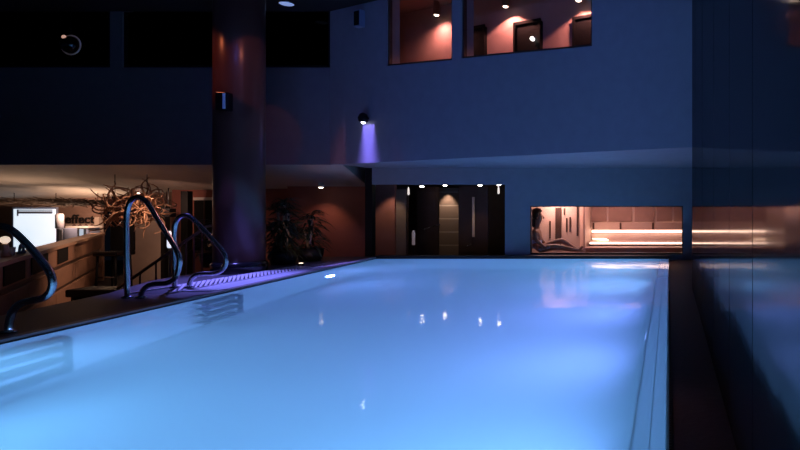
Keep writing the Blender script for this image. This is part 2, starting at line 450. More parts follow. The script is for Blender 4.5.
# left facade with long dark windows
XL = -16.0
YFc = A.y
zw = 3.45
xm0, xm1 = P(110, 0, YFc).x, P(122.5, 0, YFc).x
c = MB()
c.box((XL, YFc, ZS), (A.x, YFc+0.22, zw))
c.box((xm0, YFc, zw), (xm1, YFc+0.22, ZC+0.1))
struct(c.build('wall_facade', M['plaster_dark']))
for k, (xa, xb) in enumerate(((XL, xm0), (xm1, A.x))):
    c = MB(); t = 0.05
    c.box((xa, YFc+0.03, zw), (xb, YFc+0.09, zw+t)); c.box((xa, YFc+0.03, zw), (xa+t, YFc+0.09, ZC)); c.box((xb-t, YFc+0.03, zw), (xb, YFc+0.09, ZC))
    f = struct(c.build('window_%d' % (k+3), M['black']))
    MB().box((xa+t, YFc+0.055, zw+t), (xb-t, YFc+0.065, ZC)).build('pane', M['dark_glass'], f)
struct(MB().box((XL, YFc+0.5, 2.2), (A.x-0.02, YFc+0.6, ZC+0.1)).build('wall_dark_room', M['black']))
# ceiling
struct(MB().prism([(XL, -2.5, ZC), (2.5, -2.5, ZC), (2.5, 7.43, ZC), (B.x, B.y, ZC), (A.x, A.y, ZC), (XL, A.y, ZC)], (0,0,0.12)).build('ceiling', M['ceiling']))
struct(MB().box((XL, A.y+0.23, ZC), (A.x-0.02, A.y+0.6, ZC+0.1)).build('ceiling_dark_room', M['ceiling']))
c = MB(); apoly(c, [(-3.0, ZK), (LW+1.5, ZK), (LW+1.5, ZK+0.1), (-3.0, ZK+0.1)], 0.3, OFF-0.2)
struct(c.build('ceiling_corridor', M['brown_wall']))

# left soffit, dropping towards the bar
front = [P(-110, 164.9, YFc+.01), P(110, 164.9, YFc+.01), P(200, 164.9, YFc+.01), Vector((A.x+0.22, YFc+.01, ZS))]
back = [P(-110, 209, 14.5), P(110, 196.5, 14.5), P(200, 190, 13.4), P(369, 187.3, 13.0)]
for p in front: p.z = ZS-0.002
bm = MB()
fv = [bm.bm.verts.new(p) for p in front]; bv = [bm.bm.verts.new(p) for p in back]
ft = [bm.bm.verts.new((p.x, p.y, ZS+0.12)) for p in front]; bt_ = [bm.bm.verts.new((p.x, p.y, ZS+0.12)) for p in back]
for i in range(3):
    bm.bm.faces.new((fv[i], fv[i+1], bv[i+1], bv[i])); bm.bm.faces.new((ft[i+1], ft[i], bt_[i], bt_[i+1]))
    bm.bm.faces.new((bv[i], bv[i+1], bt_[i+1], bt_[i])); bm.bm.faces.new((fv[i+1], fv[i], ft[i], ft[i+1]))
bm.bm.faces.new((fv[0], bv[0], bt_[0], ft[0])); bm.bm.faces.new((fv[3], ft[3], bt_[3], bv[3]))
struct(bm.build('ceiling_left', M['soffit']))
# right soffit under the slanted wall
c = MB(); c.prism([(A.x+0.24, A.y+0.01, ZS-0.001), (B.x, B.y, ZS-0.001), (1.6, B.y, ZS-0.001), (1.6, DB+0.15, ZS-0.001), (-5.82, DB+0.15, ZS-0.001)], (0,0,0.16))
struct(c.build('ceiling_right', M['plaster']))

# lower back wall with the lobby opening and the sauna window
def bx(px): return (px-VX)/F*DB
def bz(py): return EYE + (VY-py)/F*DB
T = 0.14
c = MB()
struct(MB().box((bx(365), DB, LOW), (bx(372), DB+T, ZS)).build('wall_pillar', M['black']))
c.box((bx(372), DB, bz(184.5)), (bx(505), DB+T, ZS))
c.box((bx(505), DB, LOW), (bx(530), DB+T, ZS))
c.box((bx(530), DB, bz(206)), (bx(683), DB+T, ZS))
c.box((bx(530), DB, LOW), (bx(683), DB+T, bz(254.5)))
c.box((bx(683), DB, LOW), (1.6, DB+T, ZS))
struct(c.build('wall_back', M['plaster']))
struct(MB().box((1.6, B.y, LOW), (1.7, DB+T, ZC)).build('wall_recess', M['plaster']))
# right glossy panel wall
c = MB()
joints = [7.43, 6.55, 5.18, 3.8, 2.85, 2.04, 1.3, 0.4, -0.6, -1.8]
for k in range(len(joints)-1):
    g = 0.0016*max(joints[k], 1.0)**1.5; ya, yb = joints[k+1]+0.0016*max(joints[k+1], 1.0)**1.5, joints[k]-g
    d = (0.0, 0.0012, -0.001, 0.0015, -0.0012, 0.0008, 0, 0, 0)[k]
    c.prism([(0.285+d, ya, LOW), (0.285-d, yb, LOW), (0.36, yb, LOW), (0.36, ya, LOW)], (0, 0, ZC-LOW))
pw_ = struct(c.build('wall_right', M['panel']))
MB().box((0.361, -1.8, LOW), (0.42, 7.43, ZC)).build('backing', M['black'], pw_)

# ---------------------------------------------------------------- lobby behind the opening
DL = 15.0
struct(MB().box((P(340,0,DL).x, DL, LOW), (-3.05, DL+0.1, 1.6)).build('wall_lobby', M['wood_dark']))
struct(MB().prism([(bx(365)+0.02, DB+T, 1.50), (-3.2, DB+T, 1.50), (-3.2, DL, 1.50), (P(366,0,DL).x+.02, DL, 1.50)], (0, 0, 0.1)).build('ceiling_lobby', M['wood_dark']))
struct(MB().box((-3.19, DB+T+0.001, LOW), (-3.05, DL, 1.6)).build('wall_lobby_right', M['wood_dark']))
struct(MB().prism([(bx(365)-0.0, DB+T+.001, LOW), (bx(365)+0.08, DB+T+.001, LOW), (P(366,0,DL).x+.08, DL-.001, LOW), (P(366,0,DL).x, DL-.001, LOW)], (0,0,2.3)).build('wall_lobby_left', M['black']))
def pbox(c, x0, y0, x1, y1, D, th=0.04, bev=0.0):
    a = P(x0, y1, D); e = P(x1, y0, D)
    c.box((a.x, D, a.z), (e.x, D+th, e.z), bev); return c
def low(px, D): return (VY + (EYE-LOW)*F/D)      # photo row of the lower floor at distance D
# lit tile wall at the end of the lobby
tw = struct(pbox(MB(), 437.5, 188, 459, low(0, DL-.2)-0.01, DL-0.06, 0.05).build('trim_3', M['tile_warm']))
# brown double door on the left
D4 = 13.0
d4 = struct(pbox(MB(), 372.5, 187.5, 408, low(0,D4)-0.01, D4, 0.05).build('door_4', M['wood_dark']))
pbox(MB(), 375, 189.5, 388.6, low(0,D4)-0.1, D4-0.03, 0.03, 0.008).build('door_leaf', M['door_brown'], d4)
pbox(MB(), 393.0, 189.5, 406, low(0,D4)-0.1, D4-0.03, 0.03, 0.008).build('door_leaf', M['door_brown'], d4)
pbox(MB(), 390.0, 189.0, 391.2, low(0,D4)-0.1, D4-0.04, 0.04).build('door_post', M['door_brown'], d4)
c = MB(); q = P(387.5, 222, D4-0.07); c.box((q.x-0.012, q.y, q.z-0.12), (q.x+0.012, q.y+0.03, q.z+0.12), 0.004)
c.build('door_handle', M['black_gloss'], d4)
# dark panelled door with a bar handle
D5 = 13.6
d5 = struct(pbox(MB(), 417, 187, 438.5, low(0,D5)-0.01, D5, 0.05).build('door_5', M['wood_dark']))
for (ya, yb) in ((192, 207), (210, 226), (231, 254)):
    pbox(MB(), 421, ya, 435, yb, D5-0.015, 0.015, 0.006).build('door_panel', M['wood_dark'], d5)
c = MB(); c.tube([P(424, 233, D5-.05), P(424.5, 229, D5-.06), P(430, 227, D5-.07), P(440, 224.5, D5-.22)], 0.012)
c.build('bar_handle', M['chrome'], d5)
# dark door with long pull handle
D6 = 13.3
d6 = struct(pbox(MB(), 458.5, 187, 488, low(0,D6)-0.01, D6, 0.05).build('door_6', M['wood_dark']))
c = MB(); a, e = P(473.5, 197, D6-.05), P(473.5, 237, D6-.05)
c.box((a.x-0.028, a.y-0.015, e.z), (a.x+0.028, a.y+0.015, a.z), 0.006)
c.build('pull_handle', mat('pale_warm_metal', (0.75, 0.58, 0.46), 0.4, var=0.05), d6)
c = MB(); c.tube([P(462, 247.5, D6-.05), P(467, 246, D6-.08), P(472, 244, D6-.05)], 0.010); c.build('lever_handle', M['chrome'], d6)
# lobby ceiling downlights
for (px, py, D, lab) in ((422, 184.2, 12.6, 'downlight over the dark panelled door in the lobby opening'), (445, 183.2, 13.4, 'downlight in front of the lit tile wall in the lobby'),
                         (480, 183.0, 12.6, 'downlight over the dark door with the long pull handle'), (499, 182.4, 12.3, 'downlight at the right end of the lobby opening')):
    z = 1.50; Dd = (z-EYE)*F/(VY-py) if py < VY else D
    q = P(px, py+1.5, D); q.z = 1.50
    q = Vector(((px-VX)/F*D, D, EYE+(VY-py-2.0)/F*D))
    t = empty('downlight', q, lab, 'ceiling light', 'lobby downlights')
    MB().tube([q, (q.x, q.y, 1.50)], 0.016, 8).build('stem', M['chrome'], t)
    MB().lathe(q, [(0.05, 0.0), (0.055, 0.012), (0.03, 0.03)], 16).build('rim', M['chrome'], t)
    MB().lathe(q - Vector((0,0,0.022)), [(0.012, 0.0), (0.038, 0.008), (0.042, 0.021)], 16).build('bulb', emit('lobby_bulb', (1, .86, .72), 22), t)
# glass pendants
for (px, ya, yb, D, lab, cat) in ((408.5, 187, 195, 12.7, 'slim pale glass pendant between brown double door and dark door', 'pendant'),
                             (498.5, 186, 194, 12.5, 'slim pale glass pendant at the right side of the lobby', 'pendant')):
    q = P(px, yb, D)
    t = empty('glass_pendant', q, lab, cat)
    h = (yb-ya)/F*D
    MB().lathe(q, [(0.012, 0), (0.022, 0.02), (0.018, h*0.7), (0.008, h)], 12).build('glass_tube', emit('pendant_glow', (1, .88, .8), 0.8), t)
    MB().tube([q+Vector((0,0,h)), (q.x, q.y, 1.50)], 0.004, 6).build('cord', M['black'], t)
q = P(413.5, 245, 13.3)
t = empty('pale_blob', q, 'dim pinkish bottle-shaped blob, given a glow of its own, in the dark gap beside the brown double door', 'light')
MB().lathe(q, [(0.03, 0), (0.034, 0.04), (0.03, 0.10), (0.036, 0.26), (0.02, 0.32)], 14).build('shade', emit('dim_pink', (1.0, .75, .85), 0.10), t)  # pale blob, no known lamp; its brightness is put in as glow
MB().lathe(q - Vector((0,0,-LOW+q.z)), [(0.06, 0.0), (0.06, 0.02), (0.012, 0.03), (0.012, q.z-LOW)], 12).build('stand', M['black'], t)

# ---------------------------------------------------------------- sauna behind its window
DS, DW = 14.0, 13.0
xs0, xs1 = P(585, 0, DW).x, P(700, 0, DS).x
struct(MB().box((xs0, DS, LOW), (xs1+0.6, DS+0.1, 1.35)).build('wall_sauna', M['sauna']))
struct(MB().box((-3.04, DB+T, 1.25), (xs1+0.6, DS, 1.35)).build('ceiling_sauna', M['sauna_dark']))
struct(MB().box((-3.04, DB+T, -0.70), (xs1+0.6, DS, -0.60)).build('floor_sauna', M['sauna_dark']))
struct(MB().box((xs1+0.5, DB+T, -0.60), (xs1+0.6, DS, 1.25)).build('wall_sauna_right', M['sauna']))
sw = struct(MB().box((-3.04, DW, -0.6), (xs0, DW+0.08, 1.25)).build('wall_sauna_left', M['sauna']))
struct(MB().box((xs0-0.12, DW+0.08, -0.6), (xs0-0.0, DS, 1.25)).build('wall_sauna_corner', M['sauna']))
pbox(MB(), 555.3, 207.5, 561.2, 247, DW-0.03, 0.03).build('dark_panel', M['wood_dark'], sw)
for (xa, ya, xb, yb) in ((549.2, 221, 550.8, 238.5), (563.6, 208, 565.0, 215), (565.9, 218, 567.5, 232), (569.3, 217, 570.9, 232), (576.6, 206, 578.4, 236)):
    pbox(MB(), xa, ya, xb, yb, DW-0.015, 0.015).build('vent_slot', M['wood_dark'], sw)
pbox(MB(), 580, 200, 583, 249, DW-0.03, 0.03).build('corner_post', mat('pale_pine', (0.8, 0.55, 0.45), 0.5), sw)
# wall panels with battens
for (xa, xb) in ((592, 606.5), (608.5, 632), (634.5, 654.5), (656.5, 672), (674, 692)):
    pbox(MB(), xa, 200, xb, 221.5, DS-0.03, 0.03, 0.004).build('wall_panel', M['sauna_dark'], bpy.data.objects['wall_sauna'])
led = emit('warm_led', (1.0, 0.66, 0.50), 8.0)
# backrest with its light strip
q = P(640, 229, DS-0.15)
t = empty('sauna_wall_rest', q, 'cedar backrest rail along the sauna wall with a glowing strip below', 'backrest')
pbox(MB(), 592, 222.6, 692, 229.5, DS-0.14, 0.03, 0.004).build('back_board', M['sauna'], t)
for px in (593.5, 620.5, 653.0):
    pbox(MB(), px-0.9, 222.8, px+0.9, 229.3, DS-0.155, 0.15).build('bracket', M['wood_dark'], t)
pbox(MB(), 592, 230.4, 692, 232.4, DS-0.10, 0.02).build('light_strip', led, t)
# bench
q = P(640, 243, 13.3)
t = empty('sauna_bench', q, 'upper cedar sauna bench edged with a glowing light strip', 'bench')
zb_ = P(0, 242, 13.3).z
MB().box((xs0+0.03, 13.3, zb_-0.045), (xs1+0.4, 13.965, zb_)).build('seat', M['sauna'], t)
MB().prism([(xs0+0.03, 13.93, zb_+0.001), (xs1+.4, 13.93, zb_+.001), (xs1+.4, 13.97, P(0,234,13.97).z), (xs0+.005, 13.97, P(0,234,13.97).z)], (0, 0.02, 0)).build('sloped_board', M['sauna'], t)
pbox(MB(), 590, 242.6, 692, 243.9, 13.27, 0.02).build('light_strip', led, t)
MB().box((xs0+0.03, 13.42, -0.6), (xs1+0.4, 13.48, zb_-0.045)).build('riser', M['sauna_dark'], t)
c = MB(); a, e = P(588.5, 233, 13.9), P(603, 242.0, 13.32); a.x = max(a.x, xs0+0.04); a.z = zb_+0.03; e.z = zb_+0.03
c.prism([a, a+Vector((0.30,0,0.0)), e+Vector((0.12,0.02,0)), e], (0,0,0.02)); c.build('corner_light', emit('corner_led', (1.0, 0.66, 0.42), 4), t)
t = empty('sauna_step', P(640, 250, 12.9), 'slatted lower sauna bench below the glowing strip', 'bench')
zs_ = P(0, 247.3, 12.9).z
for k in range(4):
    y = 12.78+k*0.13
    MB().box((xs0+0.02, y, zs_-0.03), (xs1+0.4, y+0.11, zs_), 0.004).build('slat', M['sauna_dark'], t)
MB().box((xs0+0.03, 12.84, -0.6), (xs1+0.38, 12.9, zs_-0.03)).build('front_board', M['sauna_dark'], t)
# near bench the person sits on
zp = 0.0
t = empty('sauna_lounger', (-2.2, 12.1, -0.6), 'low wooden bench behind the sauna glass with a person on it', 'bench')
MB().box((-2.95, 11.80, zp-0.06), (-1.45, 12.42, zp), 0.01).build('seat', M['sauna_dark'], t)
for x in (-2.85, -1.6):
    MB().box((x, 11.88, -0.6), (x+0.08, 12.34, zp-0.06)).build('leg', M['sauna_dark'], t)
# window pane and frame of the sauna
c = MB(); t_ = 0.03
c.box((bx(530), DB+0.03, bz(254.5)), (bx(683), DB+0.10, bz(254.5)+t_)); c.box((bx(530), DB+0.03, bz(206)-t_*0.6), (bx(683), DB+0.10, bz(206)))
c.box((bx(530), DB+0.03, bz(254.5)), (bx(530)+0.018, DB+0.10, bz(206))); c.box((bx(683)-0.02, DB+0.03, bz(254.5)), (bx(683), DB+0.10, bz(206)))
f = struct(c.build('window_5', M['wood_dark']))
MB().box((bx(530)+.018, DB+0.06, bz(254.5)+t_), (bx(683)-.02, DB+0.068, bz(206)-t_*.6)).build('pane', M['pane_clear'], f)

# ---------------------------------------------------------------- person
DP = 12.08
def Q(px, py, dy=0.0): 
    p = P(px, py, DP); p.y += dy; return p
def skin_mesh(name, joints, edges, m, parent, root=0, sub=2):
    me = bpy.data.meshes.new(name)
    off = world(parent) if parent is not None else Vector()
    me.from_pydata([Vector(j[0]) - off for j in joints], edges, [])
    o = bpy.data.objects.new(name, me); COL.objects.link(o)
    md = o.modifiers.new('skin', 'SKIN'); md.use_smooth_shade = True
    for i, j in enumerate(joints):
        r = j[1] if isinstance(j[1], tuple) else (j[1], j[1])
        me.skin_vertices[0].data[i].radius = r
    me.skin_vertices[0].data[root].use_root = True
    s = o.modifiers.new('sub', 'SUBSURF'); s.levels = sub; s.render_levels = sub
    bpy.context.view_layer.update()
    dg = bpy.context.evaluated_depsgraph_get()
    nm = bpy.data.meshes.new_from_object(o.evaluated_get(dg))
    o.modifiers.clear(); o.data = nm; nm.materials.clear(); nm.materials.append(m)
    if parent is not None: o.parent = parent
    return o
pel = Q(536.0, 248.0)
j = [(pel, (0.115, 0.13)), (Q(535.0, 243), (0.10, 0.12)), (Q(535.3, 237), (0.105, 0.14)), (Q(536.3, 231.8), (0.09, 0.15)), (Q(537.0, 227.5), 0.05),
     (Q(537.8, 223.5), 0.055), (Q(538.6, 219.5), (0.078, 0.072)), (Q(538.4, 214.5), (0.092, 0.078)), (Q(538.0, 211.5), (0.06, 0.055)),
     (Q(541.6, 219.2), 0.035),                                                    # 9 face front
     # near arm
     (Q(536.5, 231.5, -0.17), 0.052), (Q(538.6, 240, -0.21), 0.042), (Q(545.8, 246.2, -0.17), 0.032), (Q(549.0, 247.2, -0.14), (0.03, 0.018)),
     # far arm
     (Q(536.5, 231.5, 0.17), 0.052), (Q(538.6, 240, 0.21), 0.042), (Q(545.8, 246.2, 0.19), 0.032), (Q(549.0, 247.2, 0.17), (0.03, 0.018)),
     # near leg lying, far leg with the knee up
     (Q(541, 248.6, -0.10), 0.088), (Q(558.5, 246.3, -0.12), 0.060), (Q(568, 248.2, -0.12), 0.055), (Q(580, 250.2, -0.12), 0.036), (Q(583.8, 245.6, -0.12), 0.026),
     (Q(541, 248.2, 0.10), 0.088), (Q(561, 240.6, 0.10), 0.060), (Q(566.5, 244.5, 0.10), 0.054), (Q(577, 250.4, 0.10), 0.036), (Q(583, 251.2, 0.10), 0.026)]
e = [(0,1),(1,2),(2,3),(3,4),(4,5),(5,6),(6,7),(7,8),(6,9),(3,10),(10,11),(11,12),(12,13),(3,14),(14,15),(15,16),(16,17),
     (0,18),(18,19),(19,20),(20,21),(21,22),(0,23),(23,24),(24,25),(25,26),(26,27)]
body = skin_mesh('person', j, e, M['skin'], None)
tag(body, 'dark haired person sitting in profile with outstretched legs behind the sauna window', 'person')
# fingers, nose and face details belong to the continuous figure's small parts
def add_part(name, mb, m):
    return mb.build(name, m, body)
for s_, nm in ((-1, 0), (1, 1)):
    hx = Q(549.0, 247.2, -0.14 if s_ < 0 else 0.17)
    jj, ee = [(hx, (0.022, 0.014))], []
    for k in range(4):
        L_ = (0.060, 0.072, 0.068, 0.052)[k]; dy = (k-1.5)*0.017
        i0 = len(jj)
        jj += [(hx + Vector((0.03, dy, 0.004)), 0.0085), (hx + Vector((0.03+L_*0.5, dy*1.1, 0.0)), 0.008), (hx + Vector((0.03+L_, dy*1.15, -0.016)), 0.0065)]
        ee += [(0, i0), (i0, i0+1), (i0+1, i0+2)]
    i0 = len(jj); jj += [(hx + Vector((0.008, -0.030*s_, 0.0)), 0.010), (hx + Vector((0.035, -0.045*s_, -0.01)), 0.008)]
    ee += [(0, i0), (i0, i0+1)]
    skin_mesh('hand', jj, ee, M['skin'], body, sub=1)
c = MB(); c.lathe(Q(543.6, 217.6), [(0.004, 0.03), (0.016, -0.008), (0.012, -0.022), (0.002, -0.03)], 8); add_part('nose', c, M['skin'])
c = MB(); c.lathe(Q(542.9, 221.0), [(0.004, -0.016), (0.009, -0.006), (0.009, 0.006), (0.004, 0.016)], 8, 'Y'); add_part('mouth', c, M['skin'])
for dy in (-0.034, 0.034):
    c = MB(); c.lathe(Q(542.4, 216.0, dy), [(0.003, -0.010), (0.009, 0), (0.003, 0.010)], 8, 'X'); add_part('eye', c, M['black_gloss'])
for dy in (-0.082, 0.082):
    c = MB(); c.lathe(Q(538.2, 217.4, dy), [(0.008, -0.03), (0.02, 0), (0.024, 0.014), (0.008, 0.03)], 10); add_part('ear', c, M['skin'])
c = MB()
ctr = Q(537.2, 214.4)
for i in range(1):
    prof = [(0.012, 0.135), (0.07, 0.118), (0.108, 0.07), (0.122, 0.01), (0.112, -0.05), (0.07, -0.10), (0.02, -0.12)]
    c.lathe(ctr, prof, 20)
for v in c.bm.verts:
    d = v.co - ctr
    if d.x > 0.03 and d.z < 0.055:
        v.co.x = ctr.x + 0.03 + (d.x-0.03)*0.12
c.lathe(Q(531.8, 213.2), [(0.01, -0.05), (0.05, -0.03), (0.062, 0), (0.05, 0.03), (0.01, 0.05)], 14)
c.lathe(Q(533.8, 222.5), [(0.015, -0.10), (0.045, -0.05), (0.06, 0.03), (0.05, 0.09)], 12)
add_part('hair', c, M['hair'])
jt = [(Q(535.6, 249.2), (0.135, 0.15)), (Q(534.8, 243), (0.125, 0.145)), (Q(535.1, 238), (0.125, 0.165))]
skin_mesh('towel', jt, [(0,1),(1,2)], M['towel'], body)
# ---------------------------------------------------------------- column and what hangs on it
cx, cy, cr = -6.39, 8.93, 0.325
t = empty('column', (cx, cy, 0), 'tall round glossy brown column standing on the pool deck', 'column')
MB().lathe((cx, cy, 0), [(cr, 0.16), (cr, 1.4), (cr, 3.0), (cr, ZC)], 48).build('shaft', M['col'], t)
MB().lathe((cx, cy, 0), [(cr+0.03, 0.0), (cr+0.03, 0.14), (cr+0.004, 0.17)], 48).build('base_ring', M['black_gloss'], t)
q = P(222, 101, 8.50)
t = empty('column_spotlight', q, 'small blue spotlight box strapped to the left of the brown column', 'spotlight')
MB().box((q.x-0.10, q.y, q.z-0.13), (q.x+0.06, q.y+0.14, q.z+0.13), 0.012).build('housing', M['black_gloss'], t)
MB().box((q.x+0.012, q.y-0.012, q.z-0.11), (q.x+0.05, q.y, q.z+0.11), 0.004).build('lens', emit('blue_lens', (0.05, 0.12, 1.0), 0.06), t)
MB().box((q.x-0.12, q.y+0.14, q.z-0.03), (q.x+0.08, q.y+0.22, q.z+0.03)).build('bracket', M['black'], t)

# wall sconce on the slanted wall with its blue light
q = hit(368.5, 118.5, A, NB) - NB*0.10
t = empty('wall_sconce', q, 'small black round sconce throwing violet light down the blue wall', 'wall lamp')
MB().lathe(q, [(0.015, 0.085), (0.055, 0.065), (0.085, 0.0), (0.075, -0.05), (0.05, -0.075)], 18).build('shade', M['black'], t)
MB().lathe(q, [(0.02, -0.1), (0.03, -0.09), (0.032, -0.076)], 12).build('bulb', emit('sconce_bulb', (0.75, 0.8, 1.0), 14), t)
MB().tube([q, q+NB*0.10], 0.02, 8).build('wall_arm', M['black'], t)
SC = q
# speaker high on the wall pier
q = hit(363, 20, A, NB) - NB*0.12
t = empty('loudspeaker', q, 'small dark loudspeaker high on the blue wall left of the corridor windows', 'loudspeaker')
MB().obox(q - U*0.08 - Vector((0,0,0.14)) , U*0.16, NB*0.10, (0,0,0.28)).build('cabinet', M['blue_metal'], t)
MB().obox(q - U*0.02, U*0.04, NB*0.12, (0,0,0.04)).build('bracket', M['black'], t)
MB().obox(q - U*0.065 - NB*0.006 - Vector((0,0,0.12)), U*0.13, NB*0.006, (0,0,0.24)).build('grille', M['black'], t)
# disc light on the ceiling
D_ = (ZC-EYE)*F/(VY-2.5); q = P(286.5, 2.5, D_)
t = empty('ceiling_disc', q, 'pale blue disc light on the black ceiling right of the column', 'ceiling light')
MB().lathe(q, [(0.13, 0.0), (0.13, -0.02), (0.115, -0.024)], 28).build('rim', M['steel'], t)
MB().lathe(q, [(0.112, -0.024), (0.10, -0.032), (0.01, -0.034)], 28).build('diffuser', emit('disc_glow', (0.35, 0.5, 1.0), 0.55), t)
# lamp's reflection in the dark window, modelled as a glowing ring and globe
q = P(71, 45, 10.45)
t = empty('lamp_reflection', q, 'reflection of a lamp in the left dark window, modelled as a glowing ring and globe', 'pendant')
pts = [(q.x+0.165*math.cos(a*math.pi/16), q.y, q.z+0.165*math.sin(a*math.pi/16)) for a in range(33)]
MB().tube(pts, 0.012, 8, cap=False).build('ring', emit('reflection_ring', (1.0, .7, .55), 0.012), t)
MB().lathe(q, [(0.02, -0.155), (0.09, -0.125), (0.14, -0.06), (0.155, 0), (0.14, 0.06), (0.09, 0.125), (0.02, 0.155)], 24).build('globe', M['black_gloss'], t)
MB().lathe(q+Vector((-0.02,-0.10,0.10)), [(0.01, -0.03), (0.035, 0.0), (0.03, 0.03), (0.01, 0.045)], 12).build('bulb', emit('reflection_spot', (1.0, 0.55, 0.40), 0.5), t)
MB().tube([q+Vector((0,0,0.17)), (q.x, q.y, ZC)], 0.006, 6).build('cord', M['black'], t)  # cord added to hang the modelled reflection

# ---------------------------------------------------------------- handrails
def rail_pts(pix, Y):
    return [P(a, b_, Y) for a, b_ in pix]
def handrail(pix, Y, label, z0=0.0):
    pts = smooth(rail_pts(pix, Y), 6)
    for p in pts: p.z = max(p.z, z0)
    q = Vector((pts[0].x, Y, 0.0))
    t = empty('pool_handrail', q, label, 'handrail', 'steel handrails at the pool edge')
    MB().tube(pts, 0.026, 14).build('bent_tube', M['steel'], t)
    for p in (pts[0], pts[-1]):
        MB().lathe((p.x, p.y, z0+0.0005), [(0.050, 0.0), (0.055, 0.014), (0.03, 0.024)], 20).build('foot_flange', M['steel'], t)
    return t
handrail([(127.5, 298), (127.0, 270), (126.6, 240), (127, 215), (130, 202), (137, 197.2), (144.5, 200), (150.5, 207), (160, 223), (170, 239), (176.5, 250), (179.5, 259), (178.5, 269), (174, 279), (166, 283.2), (155, 284), (147, 286.5), (142, 292), (140.5, 298)], 6.45,
         'tallest curved steel handrail, left of the grate on the deck')
handrail([(174.5, 290), (174.6, 270), (174.2, 245), (174.8, 227), (178.5, 218), (185.5, 215.3), (193, 219), (203, 229), (213, 240), (221, 249), (225.5, 257), (225.2, 265), (220, 271.5), (212, 273.6), (203, 273.8), (195.5, 275.5), (190.5, 281), (189, 290)], 7.06,
         'curved steel handrail nearest to the column, right of the tallest one', 0.0205)
handrail([(-34, 333), (-33, 300), (-32, 262), (-28, 242), (-20, 231), (-9, 225.5), (3, 226.5), (13, 231), (26, 243), (38, 256.5), (48, 269), (52.3, 280), (51, 290), (44, 297.5), (32, 300.5), (21, 303.5), (13, 311), (9.5, 322), (8.5, 333)], 4.69,
         'curved steel handrail cut by the left picture edge, in front of the bar')

# submerged step ladders
def ladder(y0, y1, label):
    xa = edge_x((y0+y1)/2)
    t = empty('pool_ladder', (xa+0.02, (y0+y1)/2, -1.2), label, 'pool ladder', 'submerged step ladders')
    for y in (y0, y1):
        MB().tube([(edge_x(y)+0.01, y, -0.22), (edge_x(y)+0.08, y, -0.25), (edge_x(y)+0.10, y, -0.32), (edge_x(y)+0.10, y, -1.5)], 0.03, 10).build('stile', M['steel_blue'], t)
    for k in range(4):
        z = -0.26 - k*0.38
        MB().prism([(edge_x(y0)+0.01, y0, z), (edge_x(y0)+0.14, y0, z), (edge_x(y1)+0.14, y1, z), (edge_x(y1)+0.01, y1, z)], (0, 0, -0.07)).build('tread', M['steel_blue'], t)
    return t
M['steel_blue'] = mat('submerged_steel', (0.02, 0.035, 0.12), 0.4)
ladder(6.4, 7.0, 'submerged step ladder below the two farther handrails')
ladder(4.05, 4.78, 'submerged step ladder at the left picture edge below the nearest handrail')

# underwater lamps
def pool_lamp(p, n, label, col, power, glow, vis=True):
    p = Vector(p); n = Vector(n).normalized()
    t = empty('pool_light', p, label, 'underwater light', 'underwater pool lights')
    rot = Vector((0,0,1)).rotation_difference(n).to_matrix().to_4x4()
    for nm, prof, mm in (('rim', [(0.15, 0.0), (0.15, 0.03), (0.12, 0.04)], M['steel']), ('lens', [(0.118, 0.02), (0.10, 0.045), (0.02, 0.052)], emit('lens_glow', col, glow))):
        c = MB(); c.lathe((0,0,0), prof, 24)
        bmesh.ops.transform(c.bm, matrix=Matrix.Translation(p) @ rot, verts=c.bm.verts)
        c.build(nm, mm, t)
    light('AREA', 'pool_lamp_beam', p + n*0.07, col, power*0.17, p + n*2, 0.20)
    return t

# ---------------------------------------------------------------- planting
def rosette(c, p, n, L, w, up=0.6, droop=0.9, spread=1.0):
    for k in range(n):
        a = k*2.399 + R.uniform(-.3, .3); u = R.uniform(0.0, 1.0)
        d = Vector((math.cos(a), math.sin(a), 0))
        c.leaf(p + Vector((0,0,R.uniform(-.06,.06))), d, up*(0.2+1.6*u), L*R.uniform(.7,1.1)*spread, w, droop*(0.5+u*0.7))
def dracaena(base, trunks, label, low_leaves=0, pot=True):
    t = empty('potted_palm', base, label, 'plant')
    if pot:
        MB().lathe(base, [(0.17, 0.0), (0.21, 0.10), (0.22, 0.22), (0.19, 0.22), (0.18, 0.18)], 24).build('planter', M['pot'], t)
    f = MB()
    for (dx, dy, tx, ty, h, n, L) in trunks:
        a = base + Vector((dx, dy, 0.18)); e = base + Vector((tx, ty, h))
        m_ = (a+e)/2 + Vector((R.uniform(-.02,.02), 0, 0))
        MB().tube(smooth([a, m_, e], 5), 0.022, 8).build('trunk', M['bark'], t)
        rosette(f, e, n, L, 0.02)
    for k in range(low_leaves):
        a = R.uniform(0, 6.28); z = R.uniform(0.2, 0.75); r = R.uniform(0.0, 0.16)
        f.leaf(base + Vector((r*math.cos(a), r*math.sin(a), z)), (math.cos(a), math.sin(a), 0), R.uniform(-.1, .9), R.uniform(.16,.30), 0.026, 0.8)
    f.build('foliage', M['leaf'], t)
    return t
def gb(px, D): return Vector(((px-VX)/F*D, D, 0.001))
dracaena(gb(283, 10.15)+Vector((0,0,0)), [(-.05, 0, -.10, .02, 0.93, 34, .30), (.04, .03, .02, .0, 1.00, 38, .30), (.07, -.04, .10, -.02, 0.86, 30, .28), (0, -.06, -.18, -.05, .62, 26, .28)],
         'dense dark potted palm right beside the column, the taller of two', 260)
dracaena(gb(310, 10.75), [(.0, 0, .03, .0, 0.80, 44, .30), (-.05, .02, -.12, .05, .52, 22, .26)], 'smaller potted palm with a single pale trunk against the red wall', 90)
dracaena(Vector((-7.55, 9.75, 0.001)) if False else gb(203, 9.6)+Vector((0.13, 0.1, 0)), [(0, 0, -.05, 0, .35, 26, .30), (.05, .03, .12, 0, .30, 24, .28)], 'low dark leafy plant left of the column base', 60)

